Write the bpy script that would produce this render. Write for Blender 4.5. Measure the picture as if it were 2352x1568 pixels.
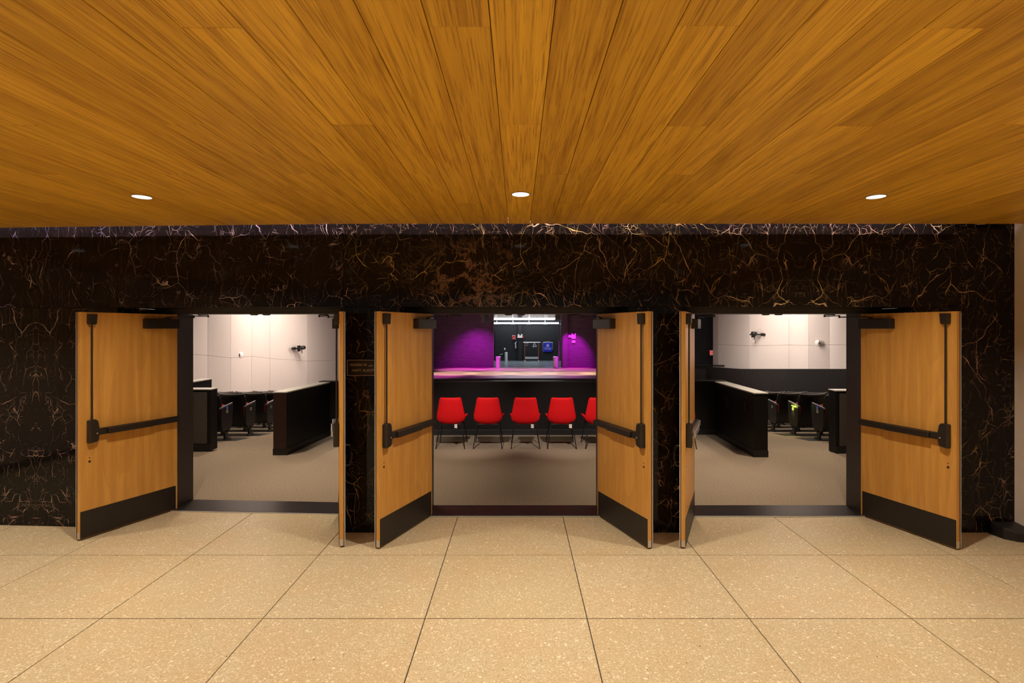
import bpy, bmesh, math, random
from mathutils import Vector, Matrix
random.seed(7)
sc = bpy.context.scene
COL = sc.collection
for o in list(bpy.data.objects): bpy.data.objects.remove(o)
R = math.radians

# ------------------------------------------------------------------ camera, world, exposure
EYE = 1.93; F = 1210.0; PX, PY = 1190.0, 756.0       # lens in pixels of the 2352 px wide frame
cam_d = bpy.data.cameras.new('camera'); cam = bpy.data.objects.new('camera', cam_d); COL.objects.link(cam)
cam.location = (0, 0, EYE); cam.rotation_euler = (R(90), 0, 0)
cam_d.sensor_width = 36; cam_d.lens = F / 2352 * 36
cam_d.shift_x = -(PX - 1176) / 2352; cam_d.shift_y = (PY - 784) / 2352
cam_d.clip_start = 0.05; cam_d.clip_end = 200
sc.camera = cam
w = bpy.data.worlds.new('world'); sc.world = w; w.use_nodes = True
w.node_tree.nodes['Background'].inputs[0].default_value = (1.0, 0.86, 0.70, 1)
w.node_tree.nodes['Background'].inputs[1].default_value = 0.15
vs = sc.view_settings
vs.view_transform = 'Standard'; vs.look = 'None'; vs.gamma = 1; vs.exposure = 0.0; vs.use_curve_mapping = False

DOWN_W, COVE_W = 31, 26.0
sc.cycles.max_bounces = 8; sc.cycles.diffuse_bounces = 4; sc.cycles.glossy_bounces = 4; sc.cycles.adaptive_threshold = 0.02
def area(name, loc, direction, sx, sy, power, color, spread=180, shape='RECTANGLE', parent=None):
    l = bpy.data.lights.new(name, 'AREA'); l.shape = shape; l.size = sx
    if shape in ('RECTANGLE', 'ELLIPSE'): l.size_y = sy
    l.energy = power; l.color = color; l.spread = R(spread)
    o = bpy.data.objects.new(name, l); COL.objects.link(o)
    o.location = loc; o.rotation_euler = Vector(direction).to_track_quat('-Z', 'Y').to_euler()
    if parent: o.parent = parent
    return o
def spot(name, loc, target, power, color, ang, blend=0.6, r=0.05):
    l = bpy.data.lights.new(name, 'SPOT'); l.energy = power; l.color = color; l.spot_size = R(ang); l.spot_blend = blend; l.shadow_soft_size = r
    o = bpy.data.objects.new(name, l); COL.objects.link(o)
    o.location = loc; o.rotation_euler = (Vector(target) - Vector(loc)).to_track_quat('-Z', 'Y').to_euler()
    return o
WARM = (1.0, 0.89, 0.76)
# auditorium: wall washers over both side walls
area('wall_washer_left', (-6.9, 16.4, 3.6), (-0.75, 0.0, -0.8), 0.5, 8.4, 350, (1.0, 0.86, 0.76))
area('wall_washer_right', (7.05, 16.4, 3.35), (0.75, 0.0, -0.8), 0.4, 8.4, 320, (1.0, 0.87, 0.78))
# house downlights over the rear cross aisle
for hx, hy, hw, ha in ((-2.0, 6.95, 430, 62), (2.0, 6.95, 430, 62), (-4.1, 7.4, 420, 75), (4.1, 7.4, 420, 75), (0, 8.3, 90, 60), (-5.0, 9.6, 260, 90), (5.0, 9.6, 260, 90),
                       (-6.4, 12, 420, 120), (6.4, 12, 420, 120)):
    spot('house_downlight', (hx, hy, 3.9), (hx, hy, 0), hw, (1.0, 0.84, 0.66), ha, 1.0, 0.08)
for hx in (-2.4, -0.8, 0.8, 2.4): spot('chair_row_fill', (hx, 6.0, 3.0), (hx, 8.55, 0.62), 450, (1.0, 0.9, 0.82), 36, 1.0, 0.08)  # unseen spots added to brighten the row of red chairs
# stage: magenta washes on the back walls, peach wash on the boards, cool dock
MAG = (0.95, 0.005, 1.0)
spot('stage_wash_left', (-2.3, 28.7, 2.7), (-2.4, 30.6, -0.6), 600, MAG, 84, 1.0)
spot('stage_wash_right', (3.0, 28.6, 2.6), (3.15, 30.6, 0.35), 800, MAG, 50, 0.7)
for sx in (-3.2, -1.0, 1.2, 3.4): spot('stage_floor_magenta', (sx, 28.6, 5.2), (sx, 28.9, -0.3), 1700, (1.0, 0.25, 0.85), 32, 0.7)
spot('stage_floor_magenta_left', (-4.4, 25.0, 5.6), (-4.0, 25.2, -0.3), 1500, (1.0, 0.12, 0.95), 34, 0.8)
spot('stage_floor_violet', (0.8, 24.6, 5.6), (0.8, 24.7, -0.3), 900, (0.75, 0.35, 0.9), 60, 0.8)
for sx in (-3.3, -1.4, 0.6, 2.6, 4.4): spot('stage_floor_peach', (sx, 26.2, 5.6), (sx, 26.5, -0.3), 2600, (1.0, 0.74, 0.52), 30, 0.7)
area('dock_light', (0.6, 34.5, 5.0), (0, 0.2, -1), 3, 3, 260, (0.85, 0.92, 1.0))

# ------------------------------------------------------------------ helpers
def tag(o, label=None, cat=None, group=None, kind=None):
    if label: o['label'] = label
    if cat: o['category'] = cat
    if group: o['group'] = group
    if kind: o['kind'] = kind
    return o
def empty(name, loc=(0, 0, 0), rz=0.0, parent=None):
    o = bpy.data.objects.new(name, None); COL.objects.link(o); o.empty_display_size = 0.1
    o.location = loc; o.rotation_euler = (0, 0, rz)
    if parent: o.parent = parent
    return o
class MB:
    def __init__(s): s.v = []; s.f = []
    def poly(s, pts, faces):
        n = len(s.v); s.v += [tuple(p) for p in pts]; s.f += [tuple(i + n for i in f) for f in faces]; return s
    def box(s, x0, x1, y0, y1, z0, z1):
        if x0 > x1: x0, x1 = x1, x0
        return s.poly([(x0,y0,z0),(x1,y0,z0),(x1,y1,z0),(x0,y1,z0),(x0,y0,z1),(x1,y0,z1),(x1,y1,z1),(x0,y1,z1)],
                      [(0,3,2,1),(4,5,6,7),(0,1,5,4),(1,2,6,5),(2,3,7,6),(3,0,4,7)])
    def quadprism(s, base, z0, z1):      # base: ccw list of (x,y); z0/z1 number or list
        n = len(base); a = z0 if isinstance(z0, (list, tuple)) else [z0]*n; b = z1 if isinstance(z1, (list, tuple)) else [z1]*n
        return s.poly([(p[0],p[1],a[i]) for i,p in enumerate(base)] + [(p[0],p[1],b[i]) for i,p in enumerate(base)],
                      [tuple(range(n-1,-1,-1)), tuple(range(n,2*n))] + [(i,(i+1)%n,n+(i+1)%n,n+i) for i in range(n)])
    def extrude(s, outline, axis, a, b):  # outline: 2D list in the plane normal to axis
        n = len(outline)
        def P(p, t): return {'x': (t,p[0],p[1]), 'y': (p[0],t,p[1]), 'z': (p[0],p[1],t)}[axis]
        return s.poly([P(p,a) for p in outline] + [P(p,b) for p in outline],
                      [tuple(range(n-1,-1,-1)), tuple(range(n,2*n))] + [(i,(i+1)%n,n+(i+1)%n,n+i) for i in range(n)])
    def tube(s, pts, r, n=8, r1=None):
        pts = [Vector(p) for p in pts]; rings = []
        up0 = None
        for i, p in enumerate(pts):
            d = (pts[min(i+1,len(pts)-1)] - pts[max(i-1,0)]).normalized()
            up = Vector((0,0,1)) if abs(d.z) < 0.95 else Vector((0,1,0))
            a = d.cross(up).normalized(); b = a.cross(d)
            rr = r if r1 is None else r + (r1-r)*i/(len(pts)-1)
            rings.append([p + (a*math.cos(2*math.pi*k/n) + b*math.sin(2*math.pi*k/n))*rr for k in range(n)])
        n0 = len(s.v)
        for ring in rings: s.v += [tuple(q) for q in ring]
        for i in range(len(rings)-1):
            for k in range(n):
                s.f.append((n0+i*n+k, n0+i*n+(k+1)%n, n0+(i+1)*n+(k+1)%n, n0+(i+1)*n+k))
        s.f.append(tuple(n0+k for k in range(n-1,-1,-1))); e = n0+(len(rings)-1)*n; s.f.append(tuple(e+k for k in range(n)))
        return s
    def lathe(s, prof, c=(0,0,0), n=24, axis='z', caps=True):
        n0 = len(s.v)
        for r, h in prof:
            for k in range(n):
                a = 2*math.pi*k/n; x, y = r*math.cos(a), r*math.sin(a)
                q = {'z': (x,y,h), 'y': (x,h,y), 'x': (h,x,y)}[axis]
                s.v.append((q[0]+c[0], q[1]+c[1], q[2]+c[2]))
        m = len(prof)
        for i in range(m-1):
            for k in range(n): s.f.append((n0+i*n+k, n0+i*n+(k+1)%n, n0+(i+1)*n+(k+1)%n, n0+(i+1)*n+k))
        if caps: s.f.append(tuple(n0+k for k in range(n-1,-1,-1))); s.f.append(tuple(n0+(m-1)*n+k for k in range(n)))
        return s
    def build(s, name, mat, parent=None, bevel=0, smooth=False, segs=2):
        me = bpy.data.meshes.new(name); me.from_pydata(s.v, [], s.f)
        bm = bmesh.new(); bm.from_mesh(me); bmesh.ops.recalc_face_normals(bm, faces=bm.faces); bm.to_mesh(me); bm.free()
        me.materials.append(mat)
        if smooth:
            for p in me.polygons: p.use_smooth = True
        o = bpy.data.objects.new(name, me); COL.objects.link(o)
        if parent: o.parent = parent
        if bevel:
            m = o.modifiers.new('bevel', 'BEVEL'); m.width = bevel; m.segments = segs; m.limit_method = 'ANGLE'; m.angle_limit = R(40)
        if smooth and not bevel:
            try: me.set_sharp_from_angle(angle=R(45))
            except Exception: pass
        return o
def box(name, mat, parent, x0, x1, y0, y1, z0, z1, bevel=0):
    return MB().box(x0,x1,y0,y1,z0,z1).build(name, mat, parent, bevel)
def link_like(o, loc, parent, name=None):
    c = o.copy(); COL.objects.link(c); c.location = loc; c.parent = parent; return c
def copy_tree(root, loc, rz=None):
    r = root.copy(); COL.objects.link(r); r.location = loc
    if rz is not None: r.rotation_euler = (0,0,rz)
    for ch in root.children:
        c = ch.copy(); COL.objects.link(c); c.parent = r
        for g in ch.children:
            d = g.copy(); COL.objects.link(d); d.parent = c
    return r
def text_mesh(name, body, size, mat, parent, loc, rot=(R(90),0,0), align='CENTER', depth=0.0006, spacing=1.0):
    c = bpy.data.curves.new('t', 'FONT'); c.body = body; c.size = size; c.align_x = align; c.align_y = 'CENTER'; c.extrude = depth; c.space_character = spacing
    t = bpy.data.objects.new('t', c); COL.objects.link(t)
    dg = bpy.context.evaluated_depsgraph_get(); me = bpy.data.meshes.new_from_object(t.evaluated_get(dg))
    bpy.data.objects.remove(t)
    me.materials.clear(); me.materials.append(mat)
    o = bpy.data.objects.new(name, me); COL.objects.link(o); o.location = loc; o.rotation_euler = rot; o.parent = parent
    return o

# ------------------------------------------------------------------ materials
def mat(name, col, rough=0.5, metal=0.0, spec=0.5, emit=None, es=1.0, coat=0.0):
    m = bpy.data.materials.new(name); m.use_nodes = True; b = m.node_tree.nodes['Principled BSDF']
    b.inputs['Base Color'].default_value = (*col, 1); b.inputs['Roughness'].default_value = rough
    b.inputs['Metallic'].default_value = metal; b.inputs['Specular IOR Level'].default_value = spec
    b.inputs['Coat Weight'].default_value = coat
    if emit: b.inputs['Emission Color'].default_value = (*emit, 1); b.inputs['Emission Strength'].default_value = es
    return m
class NT:
    def __init__(s, m): s.m = m; s.t = m.node_tree; s.b = s.t.nodes['Principled BSDF']
    def n(s, typ, **kw):
        x = s.t.nodes.new(typ)
        for k, v in kw.items(): setattr(x, k, v)
        return x
    def l(s, a, b): s.t.links.new(a, b)
    def math(s, op, a, b=None, c=None, clamp=False):
        x = s.n('ShaderNodeMath', operation=op); x.use_clamp = clamp
        for i, v in enumerate((a, b, c)):
            if v is None: continue
            if isinstance(v, (int, float)): x.inputs[i].default_value = v
            else: s.l(v, x.inputs[i])
        return x.outputs[0]
    def vmath(s, op, a, b):
        x = s.n('ShaderNodeVectorMath', operation=op)
        for i, v in enumerate((a, b)):
            if isinstance(v, (tuple, list)): x.inputs[i].default_value = v
            elif isinstance(v, (int, float)): x.inputs[i].default_value = (v,)*3
            else: s.l(v, x.inputs[i])
        return x.outputs[0]
    def noise(s, vec, scale, detail=2.0, rough=0.5, col=False, dist=0.0):
        x = s.n('ShaderNodeTexNoise'); x.inputs['Scale'].default_value = scale; x.inputs['Detail'].default_value = detail
        x.inputs['Roughness'].default_value = rough; x.inputs['Distortion'].default_value = dist; s.l(vec, x.inputs['Vector'])
        return x.outputs['Color' if col else 'Fac']
    def smooth(s, v, lo, hi, a=0.0, b=1.0):
        x = s.n('ShaderNodeMapRange', interpolation_type='SMOOTHSTEP'); s.l(v, x.inputs[0])
        for i, q in zip((1,2,3,4), (lo,hi,a,b)): 
            if isinstance(q, (int,float)): x.inputs[i].default_value = q
            else: s.l(q, x.inputs[i])
        return x.outputs[0]
    def mix(s, f, a, b):
        x = s.n('ShaderNodeMix', data_type='RGBA'); 
        if isinstance(f, (int,float)): x.inputs[0].default_value = f
        else: s.l(f, x.inputs[0])
        for i, v in ((6,a),(7,b)):
            if isinstance(v, tuple): x.inputs[i].default_value = (*v,1)
            else: s.l(v, x.inputs[i])
        return x.outputs[2]
    def bump(s, h, strength, dist=0.002):
        x = s.n('ShaderNodeBump'); x.inputs['Strength'].default_value = strength; x.inputs['Distance'].default_value = dist
        s.l(h, x.inputs['Height']); s.l(x.outputs[0], s.b.inputs['Normal'])
    def objco(s, rnd=0.0):
        c = s.n('ShaderNodeTexCoord').outputs['Object']
        if rnd:
            oi = s.n('ShaderNodeObjectInfo'); r = oi.outputs['Random']
            cb = s.n('ShaderNodeCombineXYZ'); s.l(s.math('MULTIPLY', r, rnd), cb.inputs[0]); s.l(s.math('MULTIPLY', r, rnd*1.7), cb.inputs[1]); s.l(s.math('MULTIPLY', r, rnd*0.6), cb.inputs[2])
            return s.vmath('ADD', c, cb.outputs[0]), r, c
        return c

def marble(name, mirror=None, seed=0.0, gold=1.0, dens=1.0, cloud=0.0, cloud_c=(0,0), vertical=0.0):
    m = mat(name, (0.01,0.008,0.007), 0.07, spec=0.22); t = NT(m); co = t.objco()
    sep = t.n('ShaderNodeSeparateXYZ'); t.l(co, sep.inputs[0]); x = sep.outputs[0]
    if mirror is not None: x = t.math('ABSOLUTE', t.math('SUBTRACT', x, mirror))
    cb = t.n('ShaderNodeCombineXYZ'); t.l(x, cb.inputs[0]); t.l(sep.outputs[1], cb.inputs[1]); t.l(sep.outputs[2], cb.inputs[2])
    p = t.vmath('ADD', cb.outputs[0], (seed, 0.0, seed*0.37))
    wcol = t.vmath('SUBTRACT', t.noise(p, 1.6, 3, 0.55, True), 0.5)
    wf = t.vmath('SUBTRACT', t.noise(p, 11, 3, 0.6, True), 0.5)
    pw = t.vmath('ADD', t.vmath('ADD', p, t.vmath('MULTIPLY', wcol, 0.42)), t.vmath('MULTIPLY', wf, 0.035))
    def layer(scale, sx, sz, width, m_scale, m_lo, m_hi, off, rot=0.0):
        mp = t.n('ShaderNodeMapping'); mp.inputs['Scale'].default_value = (sx, 0.6, sz); mp.inputs['Location'].default_value = (off, off*0.3, off*0.7)
        mp.inputs['Rotation'].default_value = (0, rot, 0); t.l(pw, mp.inputs[0])
        v = t.n('ShaderNodeTexVoronoi', feature='DISTANCE_TO_EDGE'); v.inputs['Scale'].default_value = scale; t.l(mp.outputs[0], v.inputs['Vector'])
        wn = t.smooth(t.noise(p, 7.0, 2), 0.35, 0.75, width*0.14, width*0.85)
        line = t.math('SUBTRACT', 1.0, t.smooth(v.outputs['Distance'], t.math('MULTIPLY', wn, 0.3), wn))
        mask = t.smooth(t.noise(t.vmath('ADD', p, (off*3.1, 0, off)), m_scale, 2, 0.6), m_lo, m_hi)
        return t.math('MULTIPLY', line, mask)
    a = layer(2.6, 1.0, 0.8, 0.016, 3.2, 0.50 - 0.06*dens, 0.60, 1.3, 0.5)
    b = layer(5.5, 1.25, 0.7, 0.020, 5.0, 0.50 - 0.05*dens, 0.62, 5.1, -0.6)
    c = layer(13, 0.55, 1.5, 0.030, 6.5, 0.54 - 0.05*dens, 0.66, 9.7, 0.9)
    d = layer(11, 1.6, 0.5, 0.026, 6.0, 0.55 - 0.05*dens, 0.66, 14.2, 0.35)
    h = layer(4.2, 1.9, 0.35, 0.007, 2.2, 0.44, 0.54, 21.5, 0.75)
    v1 = t.math('MAXIMUM', t.math('MULTIPLY', a, 0.95), t.math('MULTIPLY', b, 0.75))
    v2 = t.math('MAXIMUM', t.math('MULTIPLY', c, 0.65), t.math('MULTIPLY', d, 0.55))
    ve = t.math('MAXIMUM', t.math('MAXIMUM', v1, v2), t.math('MULTIPLY', h, 0.8), clamp=True)
    tone = t.smooth(t.noise(p, 2.3, 2), 0.38, 0.62)
    goldc = t.mix(tone, (0.34*gold+0.10, 0.20*gold+0.09, 0.09+0.10*(1-gold)), (0.56, 0.33+0.06*(1-gold), 0.22+0.12*(1-gold)))
    base = t.mix(t.smooth(t.noise(p, 3.5, 5, 0.65), 0.42, 0.72), (0.0048,0.0036,0.0033), (0.009,0.0062,0.0055))
    if cloud > 0:
        cx, cz = cloud_c
        dv = t.vmath('MULTIPLY', t.vmath('SUBTRACT', co, (cx, 5.0, cz)), (1.35, 0.0, 2.2))
        ln = t.n('ShaderNodeVectorMath', operation='LENGTH'); t.l(dv, ln.inputs[0])
        near = t.smooth(ln.outputs['Value'], 1.0, 0.15)
        rid = t.math('ABSOLUTE', t.math('SUBTRACT', t.noise(pw, 3.0, 7, 0.72), 0.5))
        cl = t.math('MULTIPLY', t.math('MULTIPLY', t.smooth(rid, 0.035, 0.0), near), cloud)
        base = t.mix(cl, base, t.mix(t.noise(p, 5, 3), (0.16,0.06,0.03), (0.20,0.12,0.08)))
    t.l(t.mix(ve, base, goldc), t.b.inputs['Base Color'])
    return m

def wood_ceiling():
    m = mat('ceiling_oak', (0.4,0.16,0.03), 0.42, spec=0.35); t = NT(m); p, r, c0 = t.objco(13.0)
    mp = t.n('ShaderNodeMapping'); mp.inputs['Scale'].default_value = (1.0, 0.022, 1.0); t.l(p, mp.inputs[0])
    warp = t.vmath('ADD', mp.outputs[0], t.vmath('MULTIPLY', t.vmath('SUBTRACT', t.noise(mp.outputs[0], 5, 2, 0.5, True), 0.5), 0.05))
    g1 = t.noise(warp, 26, 4, 0.6); g2 = t.noise(warp, 130, 3, 0.6)
    mp2 = t.n('ShaderNodeMapping'); mp2.inputs['Scale'].default_value = (1.0, 0.05, 1.0); t.l(p, mp2.inputs[0])
    rings = t.noise(mp2.outputs[0], 4.5, 2, 0.5)
    bands = t.math('FRACT', t.math('MULTIPLY', rings, 9.0)); ring = t.smooth(t.math('ABSOLUTE', t.math('SUBTRACT', bands, 0.5)), 0.5, 0.30)
    base = t.mix(t.smooth(g1, 0.3, 0.7), (0.60,0.325,0.029), (0.77,0.45,0.044))
    base = t.mix(t.math('MULTIPLY', t.smooth(g2, 0.50, 0.66), 0.62), base, (0.26,0.105,0.009))
    base = t.mix(t.math('MULTIPLY', t.math('SUBTRACT', 1.0, ring), 0.28), base, (0.30,0.12,0.012))
    tone = t.mix(r, (0.80,0.76,0.72), (1.08,1.07,1.05))
    mx = t.n('ShaderNodeMix', data_type='RGBA', blend_type='MULTIPLY'); mx.inputs[0].default_value = 1; t.l(base, mx.inputs[6]); t.l(tone, mx.inputs[7])
    t.l(mx.outputs[2], t.b.inputs['Base Color']); return m
def wood_door():
    m = mat('door_veneer', (0.5,0.25,0.08), 0.34, spec=0.4); t = NT(m); p, r, c0 = t.objco(9.0)
    mp = t.n('ShaderNodeMapping'); mp.inputs['Scale'].default_value = (1.0, 1.0, 0.05); t.l(p, mp.inputs[0])
    g1 = t.noise(mp.outputs[0], 16, 4, 0.55); g2 = t.noise(mp.outputs[0], 120, 3, 0.6)
    mp2 = t.n('ShaderNodeMapping'); mp2.inputs['Scale'].default_value = (1.0, 1.0, 0.16); t.l(p, mp2.inputs[0])
    bands = t.math('FRACT', t.math('MULTIPLY', t.noise(mp2.outputs[0], 3.2, 1, 0.5), 10.0))
    ring = t.smooth(bands, 0.0, 1.0)
    base = t.mix(t.smooth(g1, 0.3, 0.7), (0.53,0.262,0.051), (0.66,0.345,0.075))
    base = t.mix(t.math('MULTIPLY', t.smooth(g2, 0.5, 0.7), 0.25), base, (0.36,0.15,0.035))
    base = t.mix(t.math('MULTIPLY', ring, 0.25), base, (0.42,0.19,0.05))
    t.l(base, t.b.inputs['Base Color']); return m
def terrazzo():
    m = mat('terrazzo', (0.6,0.45,0.25), 0.38, spec=0.35); t = NT(m); p, r, c0 = t.objco(17.0)
    pw = t.vmath('ADD', p, t.vmath('MULTIPLY', t.vmath('SUBTRACT', t.noise(p, 40, 2, 0.5, True), 0.5), 0.02))
    base = t.mix(t.smooth(t.noise(p, 90, 3, 0.6), 0.35, 0.65), (0.465,0.370,0.208), (0.60,0.495,0.315))
    base = t.mix(t.math('MULTIPLY', t.smooth(t.noise(p, 2.2, 3), 0.35, 0.7), 0.35), base, (0.53,0.36,0.18))
    def chips(scale, thr, size, colr, fac, b):
        v = t.n('ShaderNodeTexVoronoi', feature='F1'); v.inputs['Scale'].default_value = scale; t.l(pw, v.inputs['Vector'])
        s2 = t.n('ShaderNodeSeparateColor'); t.l(v.outputs['Color'], s2.inputs[0])
        on = t.math('GREATER_THAN', s2.outputs[0], thr)
        rad = t.math('MULTIPLY_ADD', s2.outputs[1], size*0.8, size*0.35)
        f = t.math('MULTIPLY', t.math('LESS_THAN', v.outputs['Distance'], rad), t.math('MULTIPLY', on, fac))
        return t.mix(f, b, colr)
    base = chips(140, 0.58, 0.48, (0.73,0.60,0.41), 0.75, base)
    base = chips(72, 0.62, 0.44, (0.80,0.68,0.48), 0.80, base)
    base = chips(40, 0.84, 0.34, (0.88,0.75,0.54), 0.85, base)
    base = chips(85, 0.86, 0.36, (0.50,0.30,0.12), 0.6, base)
    base = chips(45, 0.965, 0.22, (0.09,0.06,0.035), 0.85, base)
    tone = t.mix(r, (0.95,0.95,0.92), (1.0,1.0,1.0))
    mx = t.n('ShaderNodeMix', data_type='RGBA', blend_type='MULTIPLY'); mx.inputs[0].default_value = 1; t.l(base, mx.inputs[6]); t.l(tone, mx.inputs[7])
    t.l(mx.outputs[2], t.b.inputs['Base Color']); return m
def carpet():
    m = mat('carpet', (0.25,0.18,0.13), 0.95, spec=0.1); t = NT(m); p = t.objco()
    n1 = t.noise(p, 95, 3, 0.7); n2 = t.noise(p, 1.2, 2)
    base = t.mix(t.smooth(n1, 0.3, 0.7), (0.13,0.095,0.068), (0.46,0.36,0.255))
    base = t.mix(t.math('MULTIPLY', n2, 0.3), base, (0.22,0.16,0.11))
    t.l(base, t.b.inputs['Base Color']); t.bump(n1, 0.5, 0.006); return m
def noisy(name, c1, c2, scale, rough, spec=0.4, bump=0.0, stretch=None):
    m = mat(name, c1, rough, spec=spec); t = NT(m); p = t.objco()
    if stretch:
        mp = t.n('ShaderNodeMapping'); mp.inputs['Scale'].default_value = stretch; t.l(p, mp.inputs[0]); p = mp.outputs[0]
    n = t.noise(p, scale, 4, 0.6); t.l(t.mix(t.smooth(n, 0.3, 0.7), c1, c2), t.b.inputs['Base Color'])
    if bump: t.bump(n, bump)
    return m
M = {}
M['marble_left_head'] = marble('marble_mirrored_left', mirror=-2.20, seed=3.1, gold=0.15, dens=0.9)
M['marble_far_left'] = marble('marble_purple_left', mirror=-3.45, seed=8.0, gold=0.0, dens=0.2)
M['marble_left_wall'] = marble('marble_left_wall', mirror=-3.08, seed=26.3, gold=0.6, dens=0.5)
M['marble_pier'] = marble('marble_pier', seed=33.7, gold=1.0, dens=0.9)
M['marble_mid'] = marble('marble_middle', seed=12.4, gold=1.0, dens=1.6, cloud=1.0, cloud_c=(-0.45, 2.45))
M['marble_mid_right'] = marble('marble_middle_right', seed=47.2, gold=1.0, dens=2.0)
M['marble_right_head'] = marble('marble_mirrored_right', mirror=2.677, seed=5.9, gold=1.0, dens=1.3)
M['marble_right_wall'] = marble('marble_right_wall', seed=61.5, gold=0.9, dens=1.2)
M['ceil'] = wood_ceiling(); M['door'] = wood_door(); M['terrazzo'] = terrazzo(); M['carpet'] = carpet()
M['grout'] = noisy('grout', (0.05,0.042,0.03), (0.075,0.06,0.045), 60, 0.8)
M['void'] = mat('dark_backing', (0.02,0.014,0.01), 0.9)
M['frame'] = noisy('painted_steel_frame', (0.028,0.023,0.022), (0.034,0.028,0.027), 30, 0.42)
M['thresh'] = noisy('dark_bronze_threshold', (0.020,0.015,0.014), (0.032,0.025,0.023), 25, 0.38, stretch=(0.2,4,1))
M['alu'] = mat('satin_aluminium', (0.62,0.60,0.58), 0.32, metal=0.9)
M['alu_strip'] = mat('edge_strip_metal', (0.55,0.54,0.53), 0.4, metal=0.6)
M['black_metal'] = mat('black_hardware', (0.014,0.011,0.010), 0.38, spec=0.5)
M['kick'] = mat('black_kick_plate', (0.016,0.012,0.010), 0.42, spec=0.4)
M['hole'] = mat('keyhole_dark', (0.006,0.004,0.003), 0.6)
M['beige'] = noisy('beige_paint', (0.78,0.66,0.56), (0.82,0.70,0.59), 9, 0.7, 0.2)
M['aud_black'] = noisy('auditorium_black_paint', (0.010,0.009,0.010), (0.016,0.014,0.015), 3, 0.6, 0.3)
M['low_wall'] = noisy('low_wall_dark_fabric', (0.007,0.0055,0.005), (0.011,0.009,0.008), 40, 0.5, 0.28)
M['low_wall_red'] = noisy('low_wall_reddish_end', (0.035,0.013,0.011), (0.045,0.018,0.015), 20, 0.45)
M['low_wall_face'] = noisy('low_wall_taupe_face', (0.075,0.060,0.050), (0.105,0.085,0.072), 60, 0.7, 0.3)
M['wainscot'] = noisy('side_wainscot_brown', (0.008,0.0055,0.005), (0.012,0.009,0.008), 8, 0.7, 0.2)
M['cap'] = noisy('pale_wall_cap', (0.74,0.70,0.65), (0.82,0.78,0.73), 30, 0.45)
M['cap_dark'] = mat('dark_satin_cap', (0.035,0.028,0.028), 0.3)
M['rubber'] = mat('black_rubber_base', (0.012,0.011,0.011), 0.45)
M['white_wall'] = noisy('off_white_acoustic_panel', (0.62,0.54,0.49), (0.67,0.59,0.54), 60, 0.8, 0.15, stretch=(0.3,0.3,2))
M['red'] = noisy('red_upholstery', (0.66,0.003,0.006), (0.78,0.006,0.010), 120, 0.75, 0.25)
M['seat_plastic'] = mat('black_seat_plastic', (0.008,0.0075,0.008), 0.32, spec=0.5)
M['seat_edge'] = mat('grey_seat_edge', (0.16,0.15,0.15), 0.35)
M['seat_red'] = mat('seat_red_fabric', (0.45,0.006,0.008), 0.7)
M['leg'] = mat('black_chair_leg', (0.022,0.022,0.024), 0.3, metal=0.4)
M['white_tag'] = mat('white_fabric_tag', (0.75,0.68,0.60), 0.8)
M['disc'] = mat('cream_number_disc', (0.75,0.70,0.58), 0.5)
M['blue'] = mat('blue_sticker', (0.01,0.04,0.60), 0.5, emit=(0.01,0.05,0.8), es=0.0)
M['white'] = mat('white_plastic', (0.80,0.76,0.72), 0.45)
M['lens'] = mat('lamp_lens', (1,1,1), 0.5, emit=(1.0,0.96,0.90), es=1.7)
M['tube'] = mat('fluorescent_tube', (1,1,1), 0.5, emit=(0.93,0.97,1.0), es=7)
M['ring'] = mat('downlight_trim', (0.25,0.12,0.04), 0.4)
M['brass'] = mat('brass', (0.62,0.46,0.33), 0.4, metal=0.15)
M['plaque'] = mat('black_plaque', (0.010,0.009,0.008), 0.35)
M['stage'] = noisy('stage_boards', (0.34,0.24,0.20), (0.50,0.38,0.32), 2.0, 0.32, 0.5, stretch=(0.5,5,1))
M['dock_floor'] = noisy('grey_dock_floor', (0.16,0.19,0.21), (0.22,0.25,0.27), 2, 0.25)
M['bin'] = mat('bin_steel', (0.80,0.80,0.82), 0.3, metal=0.15)
M['fire_red'] = mat('fire_sign_red', (0.55,0.02,0.03), 0.4)
M['exit'] = mat('exit_sign_red', (0.7,0.03,0.03), 0.4, emit=(1.0,0.06,0.05), es=1.2)
M['copper'] = mat('copper_red_pipe', (0.40,0.10,0.07), 0.4, metal=0.3)
M['banner'] = mat('blue_banner', (0.01,0.015,0.45), 0.7)
M['brick'] = noisy('painted_brick', (0.30,0.25,0.22), (0.42,0.36,0.32), 12, 0.8)
M['grey_door'] = mat('painted_dock_door', (0.014,0.014,0.016), 0.5)

# ------------------------------------------------------------------ wall frames of reference
WY = 5.0; XB = -1.66; A_L = R(-3.2)          # marble wall plane; left section turns slightly away at XB
CEIL = 2.91; SOFF = 2.141; DEP = 0.75
left_sec = Matrix.Translation((XB, WY, 0)) @ Matrix.Rotation(A_L, 4, 'Z')   # local x<0 runs left, y=0 wall plane
def wall_y(x): return WY if x >= XB else WY + (XB - x) * math.tan(-A_L)

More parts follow.
